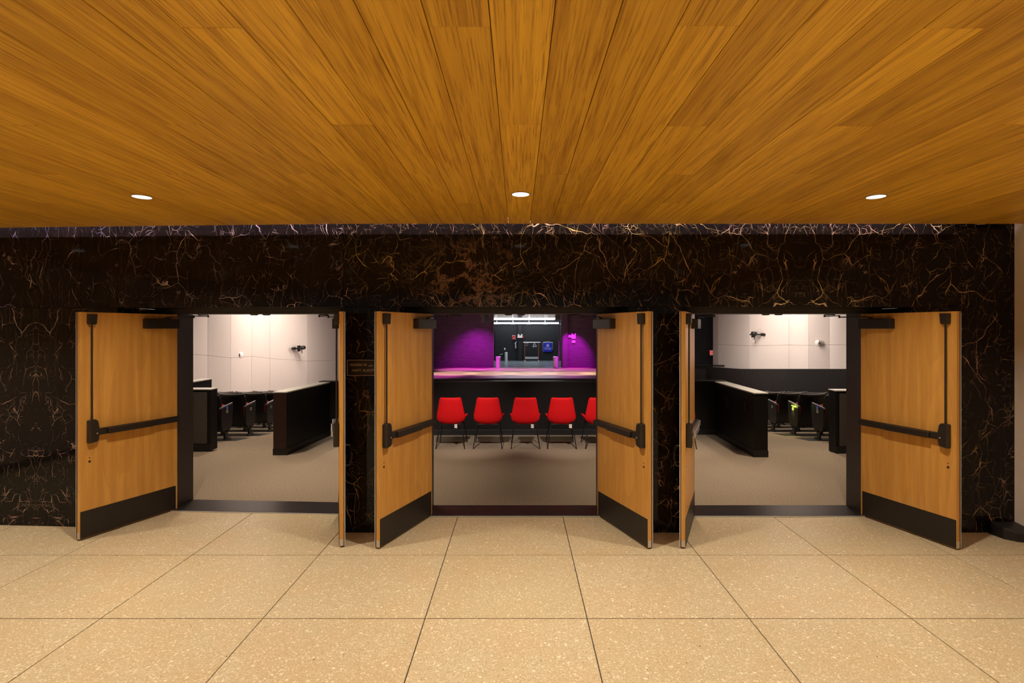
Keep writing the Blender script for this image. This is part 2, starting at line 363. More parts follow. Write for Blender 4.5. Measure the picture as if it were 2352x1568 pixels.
# structure: wall core as one mesh
core = MB()
def core_piece(x0, x1, z0, z1, left=False, y0=0.02, y1=DEP):
    p = [(x0,y0),(x1,y0),(x1,y1),(x0,y1)]
    pts = [((left_sec @ Vector((a,b,0)))[:2] if left else (a, b+WY)) for a, b in p]
    core.quadprism(pts, z0, z1)
OPEN_L = (-2.245, -0.025)      # local x of the left opening (marble edges)
OPEN_C = (-1.115, 1.045); OPEN_R = (1.61, 3.77)
XR = 4.71; XL = -6.2
core_piece(-4.6, OPEN_L[0]-0.02, 0, SOFF, True); core_piece(-4.6, 0.0, SOFF+0.02, 3.4, True)
core_piece(OPEN_L[1]+XB+0.02, OPEN_C[0]-0.02, 0, SOFF); core_piece(XB, XR+0.3, SOFF+0.02, 3.4)
core_piece(OPEN_C[1]+0.02, OPEN_R[0]-0.02, 0, SOFF); core_piece(OPEN_R[1]+0.02, XR+0.3, 0, SOFF)
wf = core.build('wall_front', M['void']); tag(wf, 'polished black marble wall with gold veins around three double doorways', 'wall', kind='structure')
g = 0.0015
def mpanel(x0, x1, z0, z1, m, left=False, y0=0.0, y1=0.02):
    o = MB().box(x0+g, x1-g, y0, y1, z0+g, z1-g).build('marble_panel', m, wf, 0.001, segs=1)
    if left: o.matrix_local = left_sec
    else: o.location = (0, WY, 0)
    return o
# header row
mpanel(-4.6, -2.62, SOFF, 3.35, M['marble_far_left'], True); mpanel(-2.62, -2.24, SOFF, 3.35, M['marble_far_left'], True)
mpanel(-2.24, 0.0, SOFF, 3.35, M['marble_left_head'], True)
for a, b, k in ((XB, -1.12, 'marble_pier'), (-1.12, -0.05, 'marble_mid'), (-0.05, 1.045, 'marble_mid_right'), (1.045, 1.65, 'marble_mid_right'), (1.65, 3.77, 'marble_right_head'), (3.77, XR, 'marble_right_wall')):
    mpanel(a, b, SOFF, 3.35, M[k])
# piers and end walls
mpanel(-4.6, -2.62, 0, SOFF, M['marble_left_wall'], True); mpanel(-2.62, OPEN_L[0], 0, SOFF, M['marble_left_wall'], True)
mpanel(OPEN_L[1]+XB, OPEN_C[0], 0, SOFF, M['marble_pier']); mpanel(OPEN_C[1], OPEN_R[0], 0, SOFF, M['marble_pier']); mpanel(OPEN_R[1], XR, 0, SOFF, M['marble_right_wall'])
# reveals and soffits
for (a, b, lf, k) in ((OPEN_L[0], OPEN_L[1], True, 'marble_pier'), (OPEN_C[0], OPEN_C[1], False, 'marble_pier'), (OPEN_R[0], OPEN_R[1], False, 'marble_pier')):
    RV = 0.49 if lf else 0.45
    mpanel(a-0.02, a, 0, SOFF, M[k], lf, 0.02, RV); mpanel(b, b+0.02, 0, SOFF, M[k], lf, 0.02, RV)
    mpanel(a, b, SOFF, SOFF+0.02, M[k], lf, 0.02, RV)

# ------------------------------------------------------------------ lobby floor, ceiling, side walls
fl = MB().quadprism([(-7.6,-5),(XR+0.3,-5),(XR+0.3,5.43),(-7.6,5.9)], -0.12, -0.006).build('floor', M['grout'])
tag(fl, 'cream terrazzo lobby floor in large square tiles with thin dark joints', 'floor', kind='structure')
tile_me = {}
TX0, TPX, TY0, TPY = -0.622, 1.083, 4.508, 0.991
for i in range(-7, 6):
    for j in range(-9, 2):
        x0 = TX0 + i*TPX; x1 = x0 + TPX; y0 = TY0 + (j-1)*TPY; y1 = y0 + TPY
        if x0 < -7.7 or x0 > XR or y0 < -5: continue
        x1c = min(x1, XR+0.2)
        if j == 1: y1 = 5.42 if x1 > XB else 5.75
        key = (round(x1c-x0,3), round(y1-y0,3))
        if key not in tile_me:
            o = box('floor_tile', M['terrazzo'], fl, 0.0035, key[0]-0.0035, 0.0045, key[1]-0.0045, -0.02, 0.0, 0.001); tile_me[key] = o; o.location = (x0, y0, 0)
        else: link_like(tile_me[key], (x0, y0, 0), fl)
ce = MB().quadprism([(-7.6,-5),(XR+0.3,-5),(XR+0.3,4.7),(XB,4.7),(-7.6,5.0)], 2.935, 3.0).build('ceiling', M['void'])
tag(ce, 'low lobby ceiling of orange oak planks', 'ceiling', kind='structure')
PW, PL = 0.2015, 3.24
P0 = -0.089
plank_me = {}
for c in range(-37, 25):
    x0 = P0 + c*PW; x1 = x0 + PW
    if x0 > XR - 0.01: continue
    x1 = min(x1, XR)
    jy = {0: 2.535, 1: 3.335, 2: 4.11, 3: 1.715}[c % 4] + random.uniform(-0.012, 0.012)
    ys = [jy]
    while ys[0] > -5: ys.insert(0, ys[0]-PL)
    while ys[-1] < 4.9: ys.append(ys[-1]+PL)
    if len(ys) > 2 and ys[-2] > 4.85: ys.pop(-2)
    ys[-1] = max(ys[-1], 5.6)
    for a, b in zip(ys[:-1], ys[1:]):
        if b < -3.8: continue
        e0 = min(b-0.0012, wall_y(x0)-0.1); e1 = min(b-0.0012, wall_y(x1)-0.1)
        a_ = a + 0.0012
        if e0 - a_ < 0.03: continue
        h = random.uniform(0, 0.0012); L = e0-a_
        key = (round(L,3), round(e1-a_,3), round(x1-x0,3))
        if key not in plank_me:
            o = MB().quadprism([(0.0014,0),(x1-x0-0.0014,0),(x1-x0-0.0014,e1-a_),(0.0014,e0-a_)], 0.0, 0.015).build('plank', M['ceil'], ce, 0.0012, segs=1); plank_me[key] = o; o.location = (x0, a_, CEIL+h)
        else: link_like(plank_me[key], (x0, a_, CEIL+h), ce)
cv = box('trim_1', M['void'], None, -6.4, XR, 4.5, 5.4, 3.28, 3.34); tag(cv, 'dark cover of the light slot above the marble wall', 'ceiling trim', kind='structure')
wr = box('wall_right', M['beige'], None, XR, XR+0.3, -5, 4.999, 0, 3.3); tag(wr, 'plain beige painted lobby wall at the right edge', 'wall', kind='structure')
wl = box('wall_left', M['beige'], None, -7.7, -7.6, -5, 5.6, 0, 3.3); tag(wl, 'beige lobby wall far to the left', 'wall', kind='structure')
# marble continues left behind the frame edge to the corner
ml = MB().quadprism([tuple((left_sec @ Vector((a,b,0)))[:2]) for a,b in ((-6.0,0.0),(-4.6,0.0),(-4.6,0.3),(-6.0,0.3))], 0, 3.35).build('marble_panel', M['marble_left_wall'], wf)

# cove light strips in the slot (lit slot of the ceiling)
sl = Vector((0, 0.62, -0.78))
cs = area('cove_strip_light', ((XB+3.95)/2, 4.835, 2.985), (0, 1, -0.75), 3.95-XB, 0.004, COVE_W, (1.0, 0.84, 0.95))
ang = -A_L; Lc = 4.4
mid = left_sec @ Vector((-Lc/2, -0.165, 2.985)); dirv = (left_sec.to_3x3() @ Vector((0, 1, -0.75)))
cs2 = area('cove_strip_light', mid, dirv, Lc, 0.004, COVE_W*Lc/5.6, (1.0, 0.82, 0.95))
for o_, e in ((cs, Vector((1,0,0))), (cs2, left_sec.to_3x3() @ Vector((1,0,0)))):
    zc = -(dirv if o_ is cs2 else Vector((0,1,-0.75))).normalized(); yc = zc.cross(e).normalized()
    o_.rotation_euler = Matrix((e, yc, zc)).transposed().to_euler()

# ------------------------------------------------------------------ downlights
def downlight(x, y, label):
    d = empty('downlight', (x, y, CEIL)); tag(d, label, 'ceiling light', 'recessed downlights in the wood ceiling')
    MB().lathe([(0.060,-0.002),(0.060,0.0),(0.068,0.0),(0.068,-0.0035),(0.0635,-0.004)], n=32, caps=False).build('trim_ring', M['ring'], d, smooth=True)
    MB().lathe([(0.0625,-0.0035),(0.0625,-0.0008)], n=32).build('lens', M['lens'], d)
    l = area('bulb', (0, 0, -0.008), (0,0,-1), 0.11, 0.11, DOWN_W, WARM, 128, 'DISK', d); l.rotation_euler = (0,0,0)
    return d
downlight(-2.782, 3.895, 'round white downlight in the ceiling above the left doorway')
downlight(0.019, 3.82, 'round white downlight in the ceiling above the middle doorway')
downlight(2.643, 3.89, 'round white downlight in the ceiling above the right doorway')
for yy in (1.15, -1.5):  # unseen rows outside the view, added to light the lobby
    for xx, wd in ((-5.6,'far left'), (-2.83,'left'), (0.02,'middle'), (2.68,'right')):
        downlight(xx, yy, 'unseen downlight added overhead in the %s row back from the marble wall, %s one' % ('second' if yy > 0 else 'third', wd))
downlight(-5.6, 3.9, 'round recessed downlight in the wood ceiling far left beyond the picture')

# ------------------------------------------------------------------ door frames
def doorway(n, W, half, yoff, jl, jr, label):
    f = bpy.data.objects.new('trim_%d' % n, None)
    b = 1.11 if n == 2 else 1.08; a = -b
    mb = MB(); mb.box(a+0.001, b-0.001, min(jl,jr)+0.001, DEP, 2.093, SOFF+0.019)
    f = mb.build('trim_%d' % n, M['frame'], None, 0.002); f.matrix_world = W; tag(f, label, 'door frame', kind='structure')
    y1 = DEP + yoff
    box('jamb', M['frame'], f, a+0.001, -half, jl+0.001, y1, 0, 2.093, 0.003); box('jamb', M['frame'], f, half, b-0.001, jr+0.001, y1, 0, 2.093, 0.003)
    t = box('threshold', M['thresh'], f, -half, half, 0.43+yoff*0.6, y1, 0.0, 0.012, 0.003)
    box('nosing', M['alu_strip'], t, -half, half, 0.418+yoff*0.6, 0.43+yoff*0.6, 0.0, 0.009, 0.001)
    for s in (-1, 1):
        MB().lathe([(0.030,2.079),(0.040,2.085),(0.042,2.092)], (s*0.068, 0.58, 0), 20).build('rod_strike', M['black_metal'], f, smooth=True)
    return f
W_L = left_sec @ Matrix.Translation((-1.135, 0.0, 0)); W_C = Matrix.Translation((-0.035, WY, 0)); W_R = Matrix.Translation((2.69, WY, 0))
doorway(2, W_L, 0.918, 0.08, 0.525, 0.49, 'dark grey steel frame and threshold of the left doorway')
doorway(3, W_C, 0.885, 0.0, 0.45, 0.45, 'dark grey steel frame and threshold of the middle doorway')
doorway(4, W_R, 0.890, 0.0, 0.45, 0.45, 'dark grey steel frame and threshold of the right doorway')

# ------------------------------------------------------------------ door leaves
def leaf(n, W, s, half, theta, wd, yoff, label, pale):
    """W doorway matrix, s=+1 hinge on the left, -1 on the right"""
    t = 0.045; px = -s*(half+0.012); py = 0.475 + yoff
    d = empty('door_%d' % n); tag(d, label, 'door', kind='structure')
    d.matrix_world = W @ Matrix.Translation((px, py, 0)) @ Matrix.Rotation(-s*R(theta), 4, 'Z')
    Minv = (Matrix.Translation((px, py, 0)) @ Matrix.Rotation(-s*R(theta), 4, 'Z')).inverted()
    def bx(name, m, par, u0, u1, v0, v1, z0, z1, bev=0.0015): return box(name, m, par, s*u0, s*u1, v0, v1, z0, z1, bev)
    bx('door_slab', M['door'], d, 0.004, wd, 0, t, 0.012, 2.088, 0.0015)
    bx('edge_strip', M['alu_strip'], d, wd+0.0005, wd+0.006, -0.004, 0.004, 0.014, 2.086, 0.0008)
    bx('edge_seal', M['rubber'], d, wd+0.0005, wd+0.004, 0.004, 0.009, 0.014, 2.086, 0.0005)
    bx('bolt_cover', M['alu'], d, wd+0.0005, wd+0.003, 0.012, 0.044, 0.016, 0.075, 0.0008)
    bx('bottom_sweep', M['rubber'], d, 0.01, wd-0.002, 0.006, t-0.006, 0.002, 0.013, 0.001)
    bx('kick_plate', M['kick'], d, 0.022, wd-0.004, t+0.0002, t+0.003, 0.016, 0.262, 0.0006)
    # closer
    cl = bx('closer', M['black_metal'], d, 0.018, 0.35, t+0.0005, t+0.062, 1.936, 2.034, 0.004)
    bx('closer_end_cap', M['black_metal'], cl, 0.350, 0.362, t+0.001, t+0.061, 1.937, 2.033, 0.003)
    up = Vector((s*0.14, t+0.034, 0))
    k = MB().lathe([(0.020,2.034),(0.020,2.044),(0.012,2.048)], (up.x, up.y, 0), 14)
    # arm: from the closer spindle to the elbow, back to a shoe under the frame head
    el = Minv @ Vector((-s*(half-0.175), 0.585, 0)); sh = Minv @ Vector((-s*(half-0.30), 0.64, 0))
    k.tube([(up.x,up.y,2.048), (up.x+(el.x-up.x)*0.14, up.y+(el.y-up.y)*0.14, 2.058), (el.x, el.y, 2.058)], 0.0055, 8)
    k.tube([(el.x, el.y, 2.050), (el.x, el.y, 2.080)], 0.010, 10)
    k.tube([(el.x, el.y, 2.074), (sh.x, sh.y, 2.068)], 0.0050, 8)
    k.tube([(sh.x, sh.y, 2.060), (sh.x, sh.y, 2.082)], 0.009, 10)
    e2 = Minv @ Vector((-s*(half-0.20), 0.625, 0)); k.tube([(sh.x, sh.y, 2.084), (e2.x, e2.y, 2.084)], 0.006, 6)
    k.tube([(e2.x, e2.y, 2.084), (e2.x, e2.y, 2.0925)], 0.008, 6)
    k.build('closer_arm', M['black_metal'], cl, smooth=True)
    # exit device
    c0, c1 = 0.775, 0.862
    out = [(s*(c1),1.092),(s*c1,0.878),(s*(c0+0.018),0.886),(s*(c0+0.008),0.905),(s*(c0+0.001),0.96),(s*c0,1.00),(s*(c0+0.012),1.075),(s*(c0+0.026),1.095)]
    ca = MB().extrude(out, 'y', t+0.0005, t+0.052).build('latch_case', M['black_metal'], d, 0.010, segs=3)
    MB().lathe([(0.007,t+0.050),(0.007,t+0.0545)], (s*0.80, 0, 0.965), 12, 'y').build('dogging_screw', M['alu'], ca)
    r_ = bx('push_rail', M['black_metal'], d, 0.018, 0.782, t+0.0005, t+0.036, 0.944, 1.004, 0.004)
    bx('push_pad', M['alu'] if pale else M['black_metal'], r_, 0.30, 0.715, t+0.036, t+0.072, 0.947, 1.001, 0.006)  # pale on edge-on leaves: bright wall reflection put into the pad colour
    bx('rail_cover', M['alu'] if pale else M['black_metal'], r_, 0.020, 0.297, t+0.036, t+0.060, 0.950, 0.998, 0.004)  # same reflected brightness put into the cover colour
    bx('rail_neck', M['black_metal'], r_, 0.718, 0.785, t+0.030, t+0.054, 0.956, 0.996, 0.004)
    MB().tube([(s*0.828, t+0.024, 1.085), (s*0.828, t+0.024, 1.985)], 0.0075, 10).build('vertical_rod', M['black_metal'], d, smooth=True)
    lo = [(s*0.860,2.072),(s*0.860,1.982),(s*0.850,1.974),(s*0.806,1.974),(s*0.796,1.982),(s*0.790,2.072)]
    MB().extrude(lo, 'y', t+0.0005, t+0.046).build('top_latch', M['black_metal'], d, 0.005)
    for zz, rr in ((0.742, 0.0055), (0.708, 0.011)):
        MB().lathe([(rr,t-0.001),(rr,t+0.0006)], (s*0.835, 0, zz), 16, 'y').build('screw_hole', M['hole'], d)
    MB().tube([(s*0.80,0.0,0.885),(s*0.80,-0.045,0.880),(s*0.80,-0.062,0.80),(s*0.80,-0.062,0.76),(s*0.80,-0.045,0.700),(s*0.80,0.0,0.695)], 0.008, 8).build('pull_handle', M['black_metal'], d, smooth=True)
    for zz in (0.25, 1.05, 1.85):
        MB().lathe([(0.007,-0.06),(0.007,0.06)], (-s*0.004, -0.004, zz), 10).build('hinge', M['black_metal'], d, smooth=True)
    return d
leaf(1, W_L, 1, 0.918, 109.0, 0.915, 0.075, 'orange oak door leaf on the far left of the row, standing open against the marble', False)
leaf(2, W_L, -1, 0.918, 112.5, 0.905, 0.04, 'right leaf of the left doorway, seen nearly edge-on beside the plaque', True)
leaf(3, W_C, 1, 0.885, 111.2, 0.898, 0, 'left leaf of the middle doorway, oak with black push bar, right of the plaque', False)
leaf(4, W_C, -1, 0.885, 110.8, 0.898, 0, 'right leaf of the middle doorway, oak with black push bar, beside the red chairs', False)
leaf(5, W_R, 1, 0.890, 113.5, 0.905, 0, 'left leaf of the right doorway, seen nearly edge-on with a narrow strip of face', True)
leaf(6, W_R, -1, 0.890, 108.2, 0.905, 0, 'orange oak door leaf on the far right of the row, nearest the beige wall', False)

# ------------------------------------------------------------------ plaque
pq = empty('plaque', (-1.4135, WY, 1.565)); tag(pq, 'black and brass auditorium name plaque on the marble pier between the left and middle doorways', 'plaque')
box('plate', M['plaque'], pq, -0.205, 0.205, -0.006, -0.0005, -0.073, 0.073, 0.001)
bd = MB()
for a in ((-0.207,0.207,0.071,0.0745),(-0.207,0.207,-0.0745,-0.071),(-0.207,-0.2035,-0.071,0.071),(0.2035,0.207,-0.071,0.071)): bd.box(a[0],a[1],-0.009,-0.001,a[2],a[3])
bd.build('border', M['brass'], pq)
text_mesh('lettering', 'MORRIS W', 0.034, M['brass'], pq, (-0.100, -0.0065, 0.026), spacing=1.0)
text_mesh('lettering', 'AND', 0.019, M['brass'], pq, (0.016, -0.0065, 0.019))
text_mesh('lettering', 'HAFT AUDITORIUM', 0.034, M['brass'], pq, (0.0, -0.0065, -0.026), spacing=1.08)

# ------------------------------------------------------------------ black base in the right corner
fb = empty('floor_base', (4.585, 4.83, 0)); tag(fb, 'low black rounded plastic base on the terrazzo in the right corner', 'floor base')
prof = []
pts = [(-0.13,0.15),(-0.115,0.02),(-0.05,-0.045),(0.02,-0.070),(0.105,-0.075),(0.112,0.0),(0.112,0.15)]
MB().quadprism(pts, 0.0, [0.115,0.105,0.085,0.075,0.08,0.10,0.115]).build('base_body', M['rubber'], fb, 0.008)
MB().quadprism([(p[0]*1.05, p[1]*1.05-0.002) for p in pts], 0.0, 0.012).build('base_skirt', M['black_metal'], fb, 0.003)
MB().lathe([(0.010,-0.004),(0.010,0.0)], (0.08, -0.074, 0.045), 12, 'y').build('screw', M['alu'], fb)

# ================================================================== AUDITORIUM
def P(px, Y): return (px - PX) / F * Y
def Zp(py, Y): return EYE - (py - PY) / F * Y
def fz(y): return 0.0 if y < 8.25 else -0.1*(y-8.25)
cf = MB()
cf.box(-3.62, 3.66, 5.752, 9.72, -0.4, 0.0)
for a, b in ((-12, -3.62), (3.66, 12)):
    for y0, y1 in ((5.752, 8.25), (8.25, 24)):
        y0_ = y0 if a > 0 or y0 > 6 else 5.84
        cf.quadprism([(a,y0_),(b,y0_),(b,y1),(a,y1)], [fz(y0)-0.3]*2+[fz(y1)-0.3]*2, [fz(y0)]*2+[fz(y1)]*2)
cf.quadprism([(-3.62,9.72),(3.66,9.72),(3.66,24),(-3.62,24)], -2.2, [-0.4]*2+[fz(24)]*2)
cfo = cf.build('floor_auditorium', M['carpet']); tag(cfo, 'mottled brown auditorium carpet beyond the doors', 'carpet', kind='structure')
sh = MB()
sh.box(-12.2,-12,5.6,38,-2.5,6.6); sh.box(12,12.2,5.6,38,-2.5,6.6); sh.box(-12.2,12.2,5.6,38.2,6.5,6.7)
sh.box(-12,12,5.2,5.4,3.4,6.5)
sh.box(-12,-6.6,21.6,21.8,-2.5,6.5); sh.box(6.75,12,21.9,22.1,-2.5,6.5)
sh.box(-12,-7.7,5.2,5.75,0,3.4); sh.box(5.02,12,5.2,5.75,0,3.4)
sho = sh.build('wall_auditorium', M['aud_black']); tag(sho, 'matte black shell of the auditorium around the stage', 'wall', kind='structure')

# low partitions
def low_wall(name, pts, z0, z1, label, capm, facem, endm=None):
    """pts: ccw footprint quad"""
    o = MB().quadprism(pts, z0, z1).build(name, facem, None, 0.004); tag(o, label, 'low wall', kind='structure')
    cx = sum(p[0] for p in pts)/4; cy = sum(p[1] for p in pts)/4
    ex = [(cx+(p[0]-cx)*1.0+math.copysign(0.006,p[0]-cx), p[1]+math.copysign(0.006,p[1]-cy)) for p in pts]
    MB().quadprism(ex, z1, z1+0.018).build('cap', capm, o, 0.003)
    MB().quadprism(ex, z0, z0+0.10).build('base_strip', M['rubber'], o, 0.002)
    return o
zt = 0.955
lwl = low_wall('wall_aisle_left', [(-3.755,8.08),(-3.545,8.08),(-3.42,9.55),(-3.63,9.55)], 0, zt, 'dark diagonal low wall with a pale cap seen through the left doorway', M['cap'], M['low_wall'])
box('end_panel', M['low_wall_red'], lwl, -3.75, -3.55, 8.068, 8.079, 0.1, zt-0.01, 0.002)
lwr = low_wall('wall_aisle_right', [(3.56,7.95),(3.77,7.95),(3.82,9.65),(3.61,9.65)], 0, zt, 'dark diagonal low wall with a white cap seen through the right doorway', M['cap'], M['low_wall'])
for (yy, a, b, c) in ((9.05, 0.07, 0.60, 0.78), (8.25, 0.03, 0.66, 0.80)):
    xx = 3.56 + (yy-7.95)*0.0294
    box('switch_plate', M['rubber'], lwr, xx-0.016, xx-0.002, yy-a, yy+a, b, c, 0.003)
pp = low_wall('wall_parapet', [(-3.62,9.58),(3.82,9.66),(3.82,9.86),(-3.62,9.78)], 0, 0.965, 'long black parapet wall behind the row of red chairs', M['cap_dark'], M['low_wall'])
for xx in (-2.0, 0.62, 2.25): box('outlet_plate', M['rubber'], pp, xx, xx+0.09, 9.588+xx*0.011, 9.603+xx*0.011+0.02, 0.50, 0.62, 0.003)
def low_face(name, x0, x1, y0, y1, label, s):
    o = box(name, M['low_wall'], None, x0, x1, y0, y1, 0, 0.965, 0.004); tag(o, label, 'low wall', kind='structure')
    box('cap', M['cap'], o, x0-0.006, x1+0.006, y0-0.006, y1+0.006, 0.965, 0.983, 0.003)
    a, b = (x0+0.02, x1-0.055) if s < 0 else (x0+0.055, x1-0.02)
    box('face_panel', M['low_wall_face'], o, a, b, y0-0.010, y0-0.001, 0.115, 0.93, 0.002)
    box('base_strip', M['rubber'], o, x0, x1, y0-0.012, y0-0.001, 0.0, 0.105, 0.002)
    return o
low_face('wall_side_left', -9.0, -4.885, 8.37, 8.56, 'short taupe-faced low wall beside the seats in the left doorway', -1)
low_face('wall_side_right', 4.94, 9.0, 8.19, 8.38, 'short taupe-faced low wall beside the seats in the right doorway', 1)
lf2 = box('wall_ramp_left', M['low_wall'], None, -5.83, -5.64, 8.7, 9.7, -0.15, 1.005, 0.004); tag(lf2, 'black partition end with a pale cap behind the taupe low wall at left', 'low wall', kind='structure')
box('cap', M['cap'], lf2, -5.84, -5.63, 8.7, 9.706, 1.005, 1.023, 0.003)

# faceted off-white side walls
def facet_wall(name, cols, label):
    """cols: (px, Y, seam_py) left to right; panels above and below the seam"""
    root = MB(); 
    pts = [(P(a, y), y, Zp(sy, y)) for a, y, sy in cols]
    for (x0,y0,_),(x1,y1,_) in zip(pts[:-1], pts[1:]):
        d = Vector((x1-x0, y1-y0, 0)).normalized(); nrm = Vector((-d.y, d.x, 0)); q = nrm*0.05 if nrm.dot(Vector((x0,y0,0))) > 0 else -nrm*0.05; q2 = q*3
        root.quadprism([(x0+q.x,y0+q.y),(x1+q.x,y1+q.y),(x1+q2.x,y1+q2.y),(x0+q2.x,y0+q2.y)], -2.4, 6.4)
    o = root.build(name, M['white_wall']); tag(o, label, 'wall', kind='structure')
    gp = 0.0025
    for (x0,y0,z0),(x1,y1,z1) in zip(pts[:-1], pts[1:]):
        d = Vector((x1-x0, y1-y0, 0)); L = d.length; d.normalize(); nrm = Vector((-d.y, d.x, 0)); q = nrm*0.045 if nrm.dot(Vector((x0,y0,0))) > 0 else -nrm*0.045
        a = Vector((x0,y0,0))+d*gp; b = Vector((x1,y1,0))-d*gp
        base = [(a.x,a.y),(b.x,b.y),(b.x+q.x,b.y+q.y),(a.x+q.x,a.y+q.y)]
        MB().quadprism(base, -2.4, [z0-gp,z1-gp,z1-gp,z0-gp]).build('wall_panel', M['white_wall'], o, 0.004, segs=1)
        MB().quadprism(base, [z0+gp,z1+gp,z1+gp,z0+gp], 6.3).build('wall_panel', M['white_wall'], o, 0.004, segs=1)
    return o
facet_wall('wall_auditorium_left', [(300,10.2,800),(440,13.3,813),(477,14.3,816),(530,15.2,822),(578,16.4,818),(620,17.2,823),(705,18.6,829),(795,21.2,826)],
           'off-white faceted acoustic wall seen through the left doorway')
facet_wall('wall_auditorium_right', [(1637.5,21.0,790),(1650,20.4,791),(1722,18.4,794),(1812,16.9,792),(1857,15.6,793),(1905,14.9,792),(1960,13.4,792),(2150,10.3,792)],
           'off-white faceted acoustic wall seen through the right doorway')
# dark wainscot in front of the right wall
wpts = [(P(1622,19.6),19.6,Zp(842,19.6)),(P(1695,17.6),17.6,Zp(847,17.6)),(P(1820,14.6),14.6,Zp(847,14.6)),(P(2000,11.8),11.8,Zp(847,11.8))]
wc = MB()
for (x0,y0,z0),(x1,y1,z1) in zip(wpts[:-1], wpts[1:]):
    d = Vector((x1-x0,y1-y0,0)).normalized(); q = Vector((-d.y,d.x,0))*0.12
    wc.quadprism([(x0,y0),(x1,y1),(x1+q.x,y1+q.y),(x0+q.x,y0+q.y)], -2.3, [z0,z1,z1,z0])
wco = wc.build('wall_wainscot', M['wainscot']); tag(wco, 'dark brown half-height wall below the off-white wall at right', 'low wall', kind='structure')
rb = empty('stage_side_box', (P(1620,20.2), 20.2, fz(20.2)))
tag(rb, 'black boxed stair landing with a top rail beside the exit sign', 'landing', kind='structure')
zb = -fz(20.2)
box('box_body', M['wainscot'], rb, -0.75, 0.15, -0.2, 0.6, 0.0, zb+Zp(846,20.2), 0.005)
MB().tube([(-0.8,-0.2,zb+Zp(838,20.2)),(0.75,-0.2,zb+Zp(839,20.2)),(0.75,-0.2,zb+Zp(870,20.2))], 0.03, 8).build('top_rail', M['wainscot'], rb, smooth=True)

# wall fittings
def wall_fixture(px, Y, py, label, s):
    o = empty('wall_spotlight', (P(px,Y), Y, Zp(py,Y))); tag(o, label, 'spotlight', 'twin black spotlights on the off-white walls')
    MB().box(-0.10,-0.06,-0.02,0.16,-0.10,0.10).tube([(0,0.0,0.0),(0,0.28,-0.02)],0.02,8).tube([(0,0.10,0),(0,0.12,-0.16)],0.015,8).build('bracket', M['rubber'], o)
    for dx, dz, r in ((0.10*s,0.03,0.07),(-0.20*s,0.0,0.05)):
        MB().lathe([(r*0.7,-0.14),(r,-0.12),(r,0.06),(r*0.5,0.12)], (dx,-0.02,dz), 14, 'y').build('lamp_head', M['rubber'], o, smooth=True)
    box('yoke', M['rubber'], o, -0.22, 0.16, -0.02, 0.02, -0.02, 0.02, 0.004)
    box('bracket_plate', M['white'], o, -0.03, 0.03, 0.19, 0.215, -0.28, -0.20, 0.006)
    return o
wall_fixture(690, 17.95, 800, 'black twin spotlight bracket on the off-white wall in the left doorway', 1)
wall_fixture(1737, 17.9, 768, 'black twin spotlight bracket on the off-white wall in the right doorway', -1)
def sconce(px, Y, py, label):
    o = empty('wall_strobe', (P(px,Y), Y, Zp(py,Y))); tag(o, label, 'wall fitting', 'white oval wall fittings')
    MB().lathe([(0.055,-0.09),(0.075,-0.06),(0.08,0.0),(0.08,0.06)], n=20, axis='y').build('housing', M['white'], o, smooth=True).scale = (0.6,1,1.15)
    MB().lathe([(0.03,-0.11),(0.035,-0.088)], n=16, axis='y').build('lens', M['seat_edge'], o)
sconce(553, 15.75, 815, 'small white oval fitting on the off-white wall in the left doorway')
sconce(1878, 15.2, 788, 'small white oval fitting on the off-white wall in the right doorway')
ex = empty('exit_sign', (P(1637,21.7), 21.7, Zp(810,21.7))); tag(ex, 'red lit exit sign on the black wall, partly hidden by the off-white wall', 'exit sign')
box('sign_box', M['fire_red'], ex, -0.12, 0.28, 0.0, 0.08, -0.11, 0.11, 0.005)
text_mesh('letters', 'EXIT', 0.20, M['exit'], ex, (0.08, -0.006, 0), depth=0.004)
box('sign_face', M['white'], ex, -0.115, 0.275, -0.004, 0.0, -0.105, 0.105)

